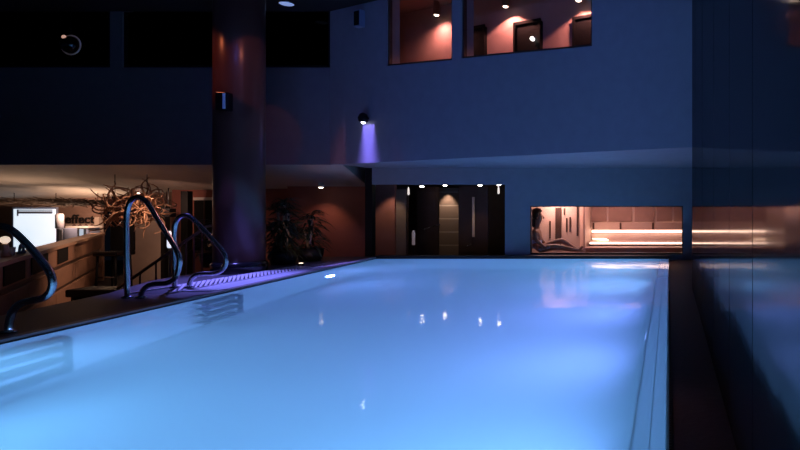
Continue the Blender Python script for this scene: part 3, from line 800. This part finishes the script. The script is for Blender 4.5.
q = gb(299.5, 10.05); q.y -= 0.30; q.x = (301-VX)/F*q.y
t = empty('plant_uplight', q, 'small warm uplight on the deck between the two potted palms', 'lamp')
MB().lathe(q, [(0.045, 0.0), (0.045, 0.03), (0.04, 0.05)], 16).build('housing', M['black'], t)
MB().lathe(q, [(0.036, 0.045), (0.03, 0.056), (0.01, 0.06)], 16).build('lens', emit('uplight_lens', (1, .7, .5), 3), t)
light('SPOT', 'uplight_beam', q + Vector((0, 0, 0.10)), (1, .55, .35), 9, q + Vector((0.0, 0.42, 0.6)), 0.03, spot=130, blend=0.8)
# ---------------------------------------------------------------- red wall zone between bar and lobby
struct(MB().box((P(172,0,13.4).x, 13.4, LOW), (bx(365)-0.40, 13.5, 1.75)).build('wall_red', M['red_wall']))
struct(MB().box((P(287.5,0,12.9).x, 12.9, LOW), (bx(365)-0.02, 13.0, 1.60)).build('wall_red_front', M['red_wall']))
struct(MB().box((P(127.5,0,12.9).x, 12.9, LOW), (P(161,0,12.9).x, 13.0, P(0,221,12.9).z)).build('wall_partition', M['beige']))
# dark posts
for (xa, xb, ya, lab) in ((180.5, 187.5, 191, 'black square post before the red wall, next to the lit window'), (160.5, 164.5, 205, 'thin dark post at the right edge of the beige partition')):
    D = 12.4; a = P(xa, ya, D); e = P(xb, ya, D)
    c = MB(); c.box((a.x, D, LOW), (e.x, D+0.14, a.z), 0.006)
    tag(c.build('square_post', M['black']), lab, 'post')
# lantern
D = 12.0; q = P(168.5, 217, D)
t = empty('hanging_lantern', q, 'black box lantern hanging beside the black post', 'lantern')
MB().box((q.x-0.085, q.y-0.085, q.z), (q.x+0.085, q.y+0.085, q.z+0.17), 0.008).build('lantern_box', M['black'], t)
MB().tube([q+Vector((0,0,0.17)), (q.x, q.y, ZS-0.38)], 0.012, 8).build('rod', M['black'], t)
# white glowing lantern on a stand
D = 11.4; q = P(169.5, 248, D)
t = empty('floor_lantern', (q.x, q.y, LOW), 'slim white glowing floor lantern seen through the tallest handrail', 'lamp')
h = (248-231)/F*D
MB().lathe(q, [(0.025, 0), (0.04, 0.03), (0.04, h*0.8), (0.02, h)], 14).build('shade', emit('lantern_white', (0.72, 0.82, 1.0), 0.9), t)
MB().lathe((q.x, q.y, LOW), [(0.10, 0.0), (0.10, 0.02), (0.015, 0.04), (0.015, q.z-LOW)], 14).build('stand', M['black'], t)
# window in the red wall
Dw_ = 13.36
f = struct(pbox(MB(), 194, 200, 216.5, 251, Dw_, 0.04).build('window_6', M['black']))
pbox(MB(), 193, 197.3, 217.5, 200.2, Dw_-0.05, 0.09).build('window_head', M['white'], f)
pbox(MB(), 203.5, 200.2, 204.6, 251, Dw_-0.02, 0.03).build('mullion', M['wood_dark'], f)
pbox(MB(), 192, 251, 218.5, 253, Dw_-0.08, 0.12).build('sill', M['wood_dark'], f)
q = P(211, 251, Dw_-0.05)
t = empty('table_lamp', q, 'small glowing orange lamp on the sill of the dark window', 'lamp')
MB().lathe(q, [(0.05, 0.0), (0.05, 0.015), (0.012, 0.03), (0.012, 0.08)], 14).build('foot', M['black'], t)
h = (245-232)/F*Dw_
MB().lathe(q+Vector((0,0,0.10)), [(0.05, 0), (0.065, 0.05), (0.055, h*0.8), (0.03, h)], 16).build('lamp_shade', emit('orange_shade', (1.0, 0.42, 0.20), 0.45), t)
# stair from the bar floor to the deck, with its rail
t = empty('staircase', (-7.6, 9.6, LOW), 'dark short stair rising from bar floor to the pool deck', 'stairs')
for k in range(4):
    x0 = -8.35+k*0.32
    MB().box((x0, 9.15, LOW+0.002), (x0+0.32, 10.3, LOW+0.15*(k+1)+0.0), 0.006).build('step', M['wood'], t)
pts = [P(117.5, 288.5, 9.0), P(165, 255.5, 9.0), P(203, 229, 9.0), P(208, 226.2, 9.0), P(217, 225.3, 9.0)]
t = empty('stair_rail', Vector((pts[0].x, 9.0, LOW)), 'sloping brown stair rail rising to the column behind the pool handrails', 'stair rail')
MB().tube(pts[:2]+smooth(pts[2:], 5), 0.022, 10).build('rail', M['wood'], t)
for k, px in enumerate((124, 140, 156, 170, 178, 186, 194, 202)):
    x = (px-VX)/F*9.0
    yy = 288.5 + (px-117.5)*(229-288.5)/(203-117.5)
    MB().tube([(x, 9.0, LOW), (x, 9.0, P(px, yy, 9.0).z)], 0.010 if k > 2 else 0.012, 8).build('baluster', M['wood_dark'] if k < 3 else M['red_wall'], t)

# ---------------------------------------------------------------- bar
C0 = Vector((-7.63, 6.84, 0)); C1 = Vector((-13.14, 13.93, 0))
BD = (C1-C0).normalized(); BN = Vector((BD.y, -BD.x, 0))       # BN towards the pool
ZT = 0.35
def bar_s(px): return (hit(px, 250, C0, BN) - C0).dot(BD)
s0, s1 = -1.6, bar_s(103.5)
def bbox(c, sa, sb, za, zb, na, nb):
    c.obox(C0 + BD*sa + BN*na + Vector((0,0,za)), BD*(sb-sa), BN*(nb-na), (0,0,zb-za)); return c
t = empty('bar_counter', C0 + BD*(s1/2) + Vector((0,0,LOW)), 'long brown bar counter with dark grooves at the left', 'bar counter')
bbox(MB(), s0, s1-0.05, LOW+0.001, ZT-0.05, -0.20, -0.05).build('carcass', M['wood_dark'], t)
bbox(MB(), s0, s1, ZT-0.05, ZT, -0.22, 0.03).build('worktop', M['wood_top'], t)
for (za, zb) in ((0.02, ZT-0.055), (-0.34, -0.055), (-0.70, -0.41)):
    edges = [s0] + [bar_s(px) for px in (30, 57, 76)] + [s1-0.22]
    for i in range(len(edges)-1):
        bbox(MB(), edges[i]+0.012, edges[i+1]-0.012, za, zb, -0.05, -0.01).build('front_board', M['wood'], t)
for (xa, xb) in ((4, 25), (32, 48), (58, 68)):
    bbox(MB(), bar_s(xa), bar_s(xb), 0.05, ZT-0.07, -0.01, 0.004).build('dark_inset', M['black'], t)
bbox(MB(), s1-0.20, s1-0.02, LOW, ZT-0.05, -0.06, 0.02).build('end_post', M['wood_top'], t)

# bar back wall
DBK = 14.5
struct(MB().box((P(-130,0,DBK).x, DBK, LOW), (P(100.5,0,DBK).x, DBK+0.1, 1.75)).build('wall_bar', M['brown_wall']))
struct(MB().box((P(97,0,DBK-.05).x, DBK-0.12, LOW), (P(101.5,0,DBK-.05).x, DBK-0.001, P(0,217,DBK).z)).build('trim_4', M['beige']))
struct(MB().box((P(101,0,DBK).x, DBK+.6, LOW), (P(180,0,DBK).x, DBK+0.7, 1.75)).build('wall_bar_end', M['brown_wall']))
# glowing panel
D = 14.1
q = P(34, 262, D)
t = empty('light_panel', q, 'big glowing white panel behind the bar counter', 'light panel')
pbox(MB(), 12, 207, 56.2, 275, D, 0.05).build('frame', M['blue_metal'], t)
pbox(MB(), 13.5, 209, 55, 274, D-0.02, 0.02).build('lit_face', emit('panel_white', (0.74, 0.88, 1.0), 0.95), t)
for k, (ya, yb) in enumerate(((209.6, 210.6), (211.3, 213.6))):
    pbox(MB(), 18, ya, 52, yb, D-0.035, 0.014).build('blind_rail', M['blue_metal'], t)
pbox(MB(), 16.8, 209.5, 18, 216, D-0.035, 0.014).build('blind_bracket', M['blue_metal'], t)
# steel cabinet and shelves right of the panel
q = P(59, 262, D-0.75)
t = empty('steel_dispenser', q, 'blue grey upright steel dispenser right of the glowing panel', 'dispenser')
c = MB(); pbox(c, 56.4, 228.4, 64.3, 262, D-0.75, 0.3, 0.01).build('cabinet', M['blue_metal'], t)
pbox(MB(), 58.5, 229.5, 62, 250, D-0.78, 0.03, 0.006).build('pale_door', mat('pale_blue_steel', (.55,.62,.75), .3), t)
c = MB(); a = P(59.6, 228.4, D-.60); c.lathe(a, [(0.075, 0), (0.075, 0.30), (0.06, 0.33), (0.02, 0.34)], 16); c.build('tank', mat('pale_grey_tank', (.5,.5,.55), .35), t)
q = P(75, 262, D-0.1)
t = empty('display_case', q, 'small lit display case under the black lettering', 'display case')
pbox(MB(), 65.3, 226.5, 87, 255.8, D, 0.06).build('back_panel', M['beige'], t)
pbox(MB(), 65.5, 226.2, 88, 228, D-0.3, 0.35).build('top_shelf', M['white'], t)
pbox(MB(), 86, 228, 87.4, 255.8, D-0.28, 0.3).build('side_panel', M['blue_metal'], t)
pbox(MB(), 79.3, 229, 82.6, 247, D-0.02, 0.02).build('bottle_glow', emit('bottle_white_glow', (0.75, 0.85, 1.0), 0.6), t)  # blue-white bottle drawn as a flat strip with glow put in
zc = ZT
for (px, pr, h, lab) in ((69.9, 3.0, .21, 'low brown basket in the display case beside the dispenser'), (77.0, 3.2, .30, 'taller brown basket in the middle of the display case')):
    q = P(px, 255, D-0.2); q.z = P(0, 254, D-.2).z - 0.06; r = pr/F*D
    t = empty('basket', q, lab, 'basket', 'baskets in the display case')
    MB().lathe(q, [(r*0.75, 0), (r*0.9, h*0.3), (r, h*0.75), (r*0.97, h*0.8)], 18).build('woven_body', M['basket'], t)
    MB().lathe(q+Vector((0,0,h*0.8)), [(r*0.9, 0), (r*0.6, h*0.15), (r*0.1, h*0.2)], 18).build('filling', M['branch'], t)
MB_sh = MB(); a = P(65.6, 0, D-.3); e = P(86, 0, D-.3); zz = P(0, 254, D-.2).z - 0.062
MB_sh.box((a.x, D-0.34, zz-0.03), (e.x, D-0.001, zz)); MB_sh.build('shelf_board', M['beige'], bpy.data.objects['display_case'])
# lettering
cu = bpy.data.curves.new('lettering', 'FONT'); cu.body = 'effect'; cu.size = 0.36; cu.extrude = 0.012; cu.offset = 0.006; cu.space_character = 1.06
o = bpy.data.objects.new('tmp_text', cu); COL.objects.link(o); bpy.context.view_layer.update()
me = bpy.data.meshes.new_from_object(o.evaluated_get(bpy.context.evaluated_depsgraph_get())); bpy.data.objects.remove(o)
xs = [v.co.x for v in me.vertices]; wtxt = max(xs)-min(xs)
q = P(65.5, 223.0, DBK-0.04); want = (94-65.5)/F*DBK
s = want/wtxt
me.transform(Matrix.Rotation(math.radians(90), 4, 'X')); me.transform(Matrix.Scale(s, 4))
me.materials.clear(); me.materials.append(M['letters'])
o = bpy.data.objects.new('wall_lettering', me); COL.objects.link(o); o.location = q
tag(o, 'black lettering reading effect on the brown wall behind the bar', 'lettering')
# wine-red dots
t = empty('dot_pattern', P(89, 240, DBK-0.02), 'grid of wine red dots on the pale board below the lettering', 'wall board')
pbox(MB(), 66, 223.8, 96.8, 262, DBK-0.03, 0.028).build('board', M['beige'], t)
for (px, py) in ((74, 226), (80, 226), (86, 226), (92, 226), (92, 233.5), (92, 241), (92, 248.5), (88, 233.5), (88, 241), (88,248.5)):
    q = P(px, py, DBK-0.035)
    MB().lathe(q, [(0.045, 0.0), (0.045, 0.004)], 14, 'Y').build('dot', M['wine_dot'], t)
# lamp and cups on the counter
def on_bar(px, n=-0.1):
    p = hit(px, 250, C0+BN*n, BN); p.z = ZT; return p
q = on_bar(5.0, -0.12)
t = empty('bar_lamp', q, 'small lamp with a pale round head on the bar counter', 'lamp')
MB().lathe(q, [(0.06, 0.0), (0.06, 0.02), (0.042, 0.05), (0.036, 0.15), (0.025, 0.17)], 18).build('lamp_base', M['wood_top'], t)
MB().lathe(q+Vector((0,0,0.17)), [(0.02, 0), (0.045, 0.025), (0.05, 0.05), (0.035, 0.08), (0.01, 0.09)], 18).build('lamp_head', emit('lamp_head_glow', (1.0, .78, .6), 0.8), t)
for (px, h, lab) in ((12.0, .105, 'pale beaker on the bar counter right of the small lamp'), (-3, .10, 'pale beaker on the bar counter left of the small lamp')):
    q = on_bar(px, -0.12)
    c = MB(); c.lathe(q, [(0.026, 0), (0.036, h), (0.031, h), (0.022, 0.01)], 16)
    tag(c.build('beaker', M['white']), lab, 'beaker')
q = on_bar(21.5, -0.1)
t = empty('bar_tap', q, 'small steel tap arch on the bar counter before the glowing panel', 'tap')
pts = [q + BD*(-0.11*math.cos(a*math.pi/10)) + Vector((0,0,0.02+0.10*math.sin(a*math.pi/10))) for a in range(11)]
MB().tube(pts, 0.016, 8).build('spout', M['blue_metal'], t)
MB().lathe(q+BD*0.11, [(0.03, 0.0), (0.03, 0.015), (0.016, 0.03)], 12).build('foot', M['blue_metal'], t)
MB().lathe(q-BD*0.11, [(0.03, 0.0), (0.03, 0.015), (0.016, 0.03)], 12).build('foot', M['blue_metal'], t)
# dark furniture right of the counter
D = 12.2; q = Vector(((114-VX)/F*D, D, LOW))
t = empty('bar_chair', q, 'black high-backed bar chair right of the counter end', 'chair')
MB().box((q.x-0.24, D-0.22, LOW+0.72), (q.x+0.24, D+0.24, LOW+0.82), 0.03).build('seat', M['black_gloss'], t)
MB().box((q.x-0.24, D+0.16, LOW+0.80), (q.x+0.24, D+0.24, LOW+1.42), 0.03).build('backrest', M['black'], t)
for sx in (-.2, .2):
    for sy in (-.18, .18):
        MB().tube([(q.x+sx, D+sy, LOW), (q.x+sx*.9, D+sy*.9, LOW+0.73)], 0.02, 8).build('leg', M['black'], t)
MB().tube([(q.x-.2, D-.18, LOW+.3), (q.x+.2, D-.18, LOW+.3)], 0.012, 8).build('footrest', M['steel'], t)
D = 9.6; q = Vector(((99-VX)/F*D, D, LOW))
t = empty('low_bench', q, 'low dark bench in front of the bar counter end', 'bench')
MB().box((q.x-0.35, D-0.2, LOW+0.30), (q.x+0.45, D+0.25, LOW+0.42), 0.02).build('seat', M['black'], t)
for sx in (-.3, .36):
    MB().box((q.x+sx, D-0.15, LOW), (q.x+sx+0.05, D+0.2, LOW+0.31)).build('leg', M['black'], t)
# branches hanging below the bar ceiling
def tangle(center, ext, n, seed, L, r, curl=0.5, flat=0.7):
    RR = random.Random(seed); c = MB()
    for k in range(n):
        p = Vector([center[i] + RR.gauss(0, 0.42)*ext[i] for i in range(3)])
        d = Vector((RR.uniform(-1,1), RR.uniform(-.6,.6), RR.uniform(-flat,flat))).normalized()
        ax = Vector((RR.uniform(-1,1), RR.uniform(-1,1), RR.uniform(-1,1))).normalized()
        pts = [p]; a = RR.uniform(.3, 1.0)*curl*(1 if RR.random() < .5 else -1)
        for s_ in range(7):
            d = (Matrix.Rotation(a, 3, ax) @ d)
            d.z *= (1 if flat > .4 else .5); d.normalize()
            p = p + d*L/7; pts.append(p.copy())
        c.tube(pts, r, 5, radii=[r*(1-0.09*i) for i in range(8)])
    return c
q = P(131, 207, 11.2)
t = empty('branch_bundle', q, 'tangle of copper coloured dry branches hanging below the bar ceiling', 'branches')
tangle(q, (0.52, 0.28, 0.22), 180, 3, 0.55, 0.019, 1.0).build('branches', M['branch'], t)
MB().tube([q+Vector((-.3,0,.1)), (q.x-.3, q.y, 1.57)], 0.006, 6).build('hanger', M['black'], t)
MB().tube([q+Vector((.3,0,.1)), (q.x+.3, q.y, 1.57)], 0.006, 6).build('hanger', M['black'], t)
q = P(56, 202.5, 12.9)
t = empty('twig_garland', q, 'long dark twig garland hanging under the ceiling before the lettering wall', 'garland')
tangle(q, (1.25, 0.2, 0.035), 300, 5, 0.40, 0.016, 0.35, 0.15).build('twigs', M['branch_dark'], t)
for dx in (-.9, 0, .9):
    MB().tube([q+Vector((dx,0,.02)), (q.x+dx, q.y, 1.26)], 0.006, 6).build('hanger', M['black'], t)
# recessed spotlights of the left soffit
for (px, py, D, lab, g) in ((138, 193, 12.6, 'warm recessed spotlight above the copper branches', 10), (321, 187.4, 12.45, 'warm recessed spotlight in front of the red wall', 16)):
    q = P(px, py, D)
    t = empty('soffit_spotlight', q, lab, 'ceiling light', 'spotlights of the left soffit')
    MB().lathe(q, [(0.055, 0.0), (0.06, 0.02), (0.05, 0.10)], 16).build('housing', M['white'], t)
    MB().lathe(q, [(0.01, -0.014), (0.036, -0.010), (0.042, -0.001)], 16).build('bulb', emit('soffit_bulb', (1, .74, .55), g), t)

# ---------------------------------------------------------------- corridor downlights
CL = []
for (px, py, lab) in ((436.5, 15, 'warm downlight in the left corridor window upstairs'), (505.5, 6.5, 'warm downlight above the doors in the wide corridor window'), (578.5, 0.5, 'warm downlight at the right end of the wide corridor window')):
    q = hit(px, py, A+NB*(OFF-0.20), NB)
    t = empty('corridor_downlight', q, lab, 'ceiling light', 'corridor downlights')
    MB().lathe(q, [(0.06, 0.0), (0.065, 0.02), (0.05, max(0.05, ZK-q.z))], 16).build('housing', M['brown_wall'], t)
    MB().lathe(q, [(0.01, -0.022), (0.035, -0.014), (0.045, -0.001)], 16).build('bulb', emit('corridor_bulb', (1, .72, .55), 9), t)
    light('SPOT', 'corridor_lamp', q - Vector((0,0,0.05)), (1.0, 0.36, 0.30), 48, q - Vector((0,0,2)) + NB*0.06, 0.04, spot=132 if px > 440 else 160, blend=0.2 if px > 440 else 0.9)
    CL.append(q)

# ---------------------------------------------------------------- lights
PB1 = (0.21, 0.36, 1.0); PB2 = (0.21, 0.56, 0.98); PB3 = (0.23, 0.31, 1.0)
pool_lamp((edge_x(3.7)+0.005, 3.7, -0.8), (1, 0.1, 0.05), 'glowing underwater light in the left pool wall at the picture edge', PB2, 170, 9)
pool_lamp((edge_x(9.3)+0.005, 9.3, -0.8), (1, -0.05, 0.05), 'glowing underwater light in the left pool wall near the column', PB1, 120, 9)
for y, col, pw, lab in ((0.2, PB2, 190, 'added unseen underwater light in the right pool wall nearest to the viewer'), (2.0, PB2, 190, 'second added underwater light from the viewer in the right pool wall'),
                   (3.8, PB1, 150, 'third added underwater light from the viewer in the right pool wall'), (5.6, PB3, 150, 'fourth added underwater light from the viewer in the right pool wall'),
                   (7.4, PB3, 150, 'second added underwater light from the far end of the right pool wall'), (9.4, PB2, 190, 'added unseen underwater light at the far end of the right pool wall')):
    pool_lamp((XR-0.005, y, -0.9), (-1, 0.05, 0.05), lab, col, pw, 1.5)  # unseen right-wall lamps added to even out the water's glow
for x, lab in ((-1.2, 'added unseen underwater light in the near pool wall on the right'), (-3.4, 'added unseen underwater light in the near pool wall on the left')):
    pool_lamp((x, YN+0.005, -0.8), (0, 1, 0.05), lab, PB2, 200, 14)  # unseen lamps behind the view, added to brighten the water evenly
light('SPOT', 'column_spot_beam', (-6.45, 8.2, 2.3), VIOLET, 560, (-5.8, 7.9, 0), 0.05, spot=66, blend=0.9)
o = light('AREA', 'sconce_beam', SC - Vector((0,0,0.105)) + NB*0.02, (0.25, 0.20, 1.0), 9.0, SC - Vector((0,0,2)) + NB*0.10, 0.30)
o.data.spread = math.radians(46)
light('SPOT', 'red_column_beam', (-7.9, 7.4, 4.35), (1.0, 0.22, 0.09), 75, (-6.5, 8.9, 2.9), 0.06, spot=25, blend=0.7)
light('SPOT', 'red_wall_beam', (-4.2, 6.5, 4.35), (1.0, 0.28, 0.20), 60, (-7.5, 10.69, 1.9), 0.03, spot=17, blend=0.12)
light('SPOT', 'soffit_beam_red', P(321, 188.4, 12.45)-Vector((0,0,.03)), (1, .5, .35), 11, P(312, 300, 12.8), 0.04, spot=105, blend=0.7)
light('SPOT', 'soffit_beam_branch', P(138, 194, 12.6)-Vector((0,0.35,.03)), WARM, 30, P(130, 280, 11.2), 0.04, spot=140, blend=0.7)
light('AREA', 'bar_glow', (-13.2, 13.1, 0.55), (1.0, .66, .45), 22, (-13.2, 12.6, 3), 0.5, 2.0)  # unseen uplight added to warm the soffit over the bar
light('SPOT', 'bar_glow_front', (-8.6, 10.9, 1.45), (1.0, .60, .42), 130, (-10.2, 10.2, -0.3), 0.04, spot=100, blend=0.8)
light('SPOT', 'lettering_beam', P(80, 207.5, 13.35), (1.0, .60, .42), 75, P(80, 232, 14.4), 0.04, spot=110, blend=0.8)
light('SPOT', 'hall_bar_lamp', (-9.9, 11.6, 1.2), (1.0, .55, .40), 45, (-10.6, 12.8, 0.2), 0.05, spot=130, blend=0.8)
light('SPOT', 'lobby_beam_tile', P(446, 187, DL-0.22), (1, .72, .54), 26, P(445, 300, DL-.1), 0.03, spot=75, blend=0.6)
light('SPOT', 'lobby_beam_door', P(389, 183, D4-0.40), (1, .72, .5), 16, P(390, 330, D4), 0.03, spot=80, blend=0.6)
light('SPOT', 'lobby_beam_handle', P(478, 188, D6-0.4), (1, .74, .55), 9, P(474, 300, D6), 0.03, spot=60, blend=0.6)
light('AREA', 'sauna_lamp', (-1.2, 12.9, 1.2), (1.0, .52, .44), 22, (-1.2, 13.0, 0), 1.2)
light('AREA', 'sauna_lamp_left', (-2.4, 12.75, 1.2), (1.0, .57, .46), 24, (-2.4, 13.05, 0.3), 0.4)
# unseen ceiling lights added to turn the upper walls bluer
for (x, y, aim, pw, lab) in ((-2.4, 4.6, (-1.9, 8.8, 2.6), 75, 'added blue fill light on the ceiling in the middle of the hall'), (-5.2, 6.0, (-5.2, 10.5, 2.4), 32, 'added blue fill light on the ceiling between column and middle of the hall')):
    q = Vector((x, y, ZC-0.16)); t = empty('added_hall_light', q, lab, 'ceiling light', 'added blue fill lights')
    MB().lathe(q, [(0.06, 0.0), (0.07, 0.02), (0.06, 0.16)], 16).build('housing', M['black'], t)
    MB().lathe(q, [(0.01, -0.012), (0.05, -0.004), (0.055, -0.001)], 16).build('lens', emit('added_light_lens', (0.12, 0.22, 1.0), 4), t)
    light('SPOT', 'added_hall_beam', q - Vector((0,0,0.04)), (0.14, 0.18, 1.0), pw, aim, 0.05, spot=110, blend=0.9)

# ---------------------------------------------------------------- world, camera, view
wd = bpy.data.worlds.new('night'); sc.world = wd; wd.use_nodes = True
wd.node_tree.nodes['Background'].inputs[0].default_value = (0.02, 0.03, 0.06, 1)
wd.node_tree.nodes['Background'].inputs[1].default_value = 0.05
cam = bpy.data.cameras.new('camera'); co = bpy.data.objects.new('camera', cam); COL.objects.link(co)
co.location = (0, 0, EYE); co.rotation_euler = (math.radians(90), 0, 0)
cam.sensor_width = 36; cam.lens = 36*F/800; cam.clip_start = 0.02
cam.shift_x = (400-VX)/800; cam.shift_y = (VY-225)/800
sc.camera = co
sc.view_settings.view_transform = 'Standard'; sc.view_settings.look = 'None'
sc.view_settings.exposure = 0.0; sc.view_settings.gamma = 1.0; sc.view_settings.use_curve_mapping = False
sc.cycles.use_denoising = True
sc.cycles.max_bounces = 12; sc.cycles.diffuse_bounces = 5; sc.cycles.transmission_bounces = 8
sc.cycles.sample_clamp_indirect = 4.0
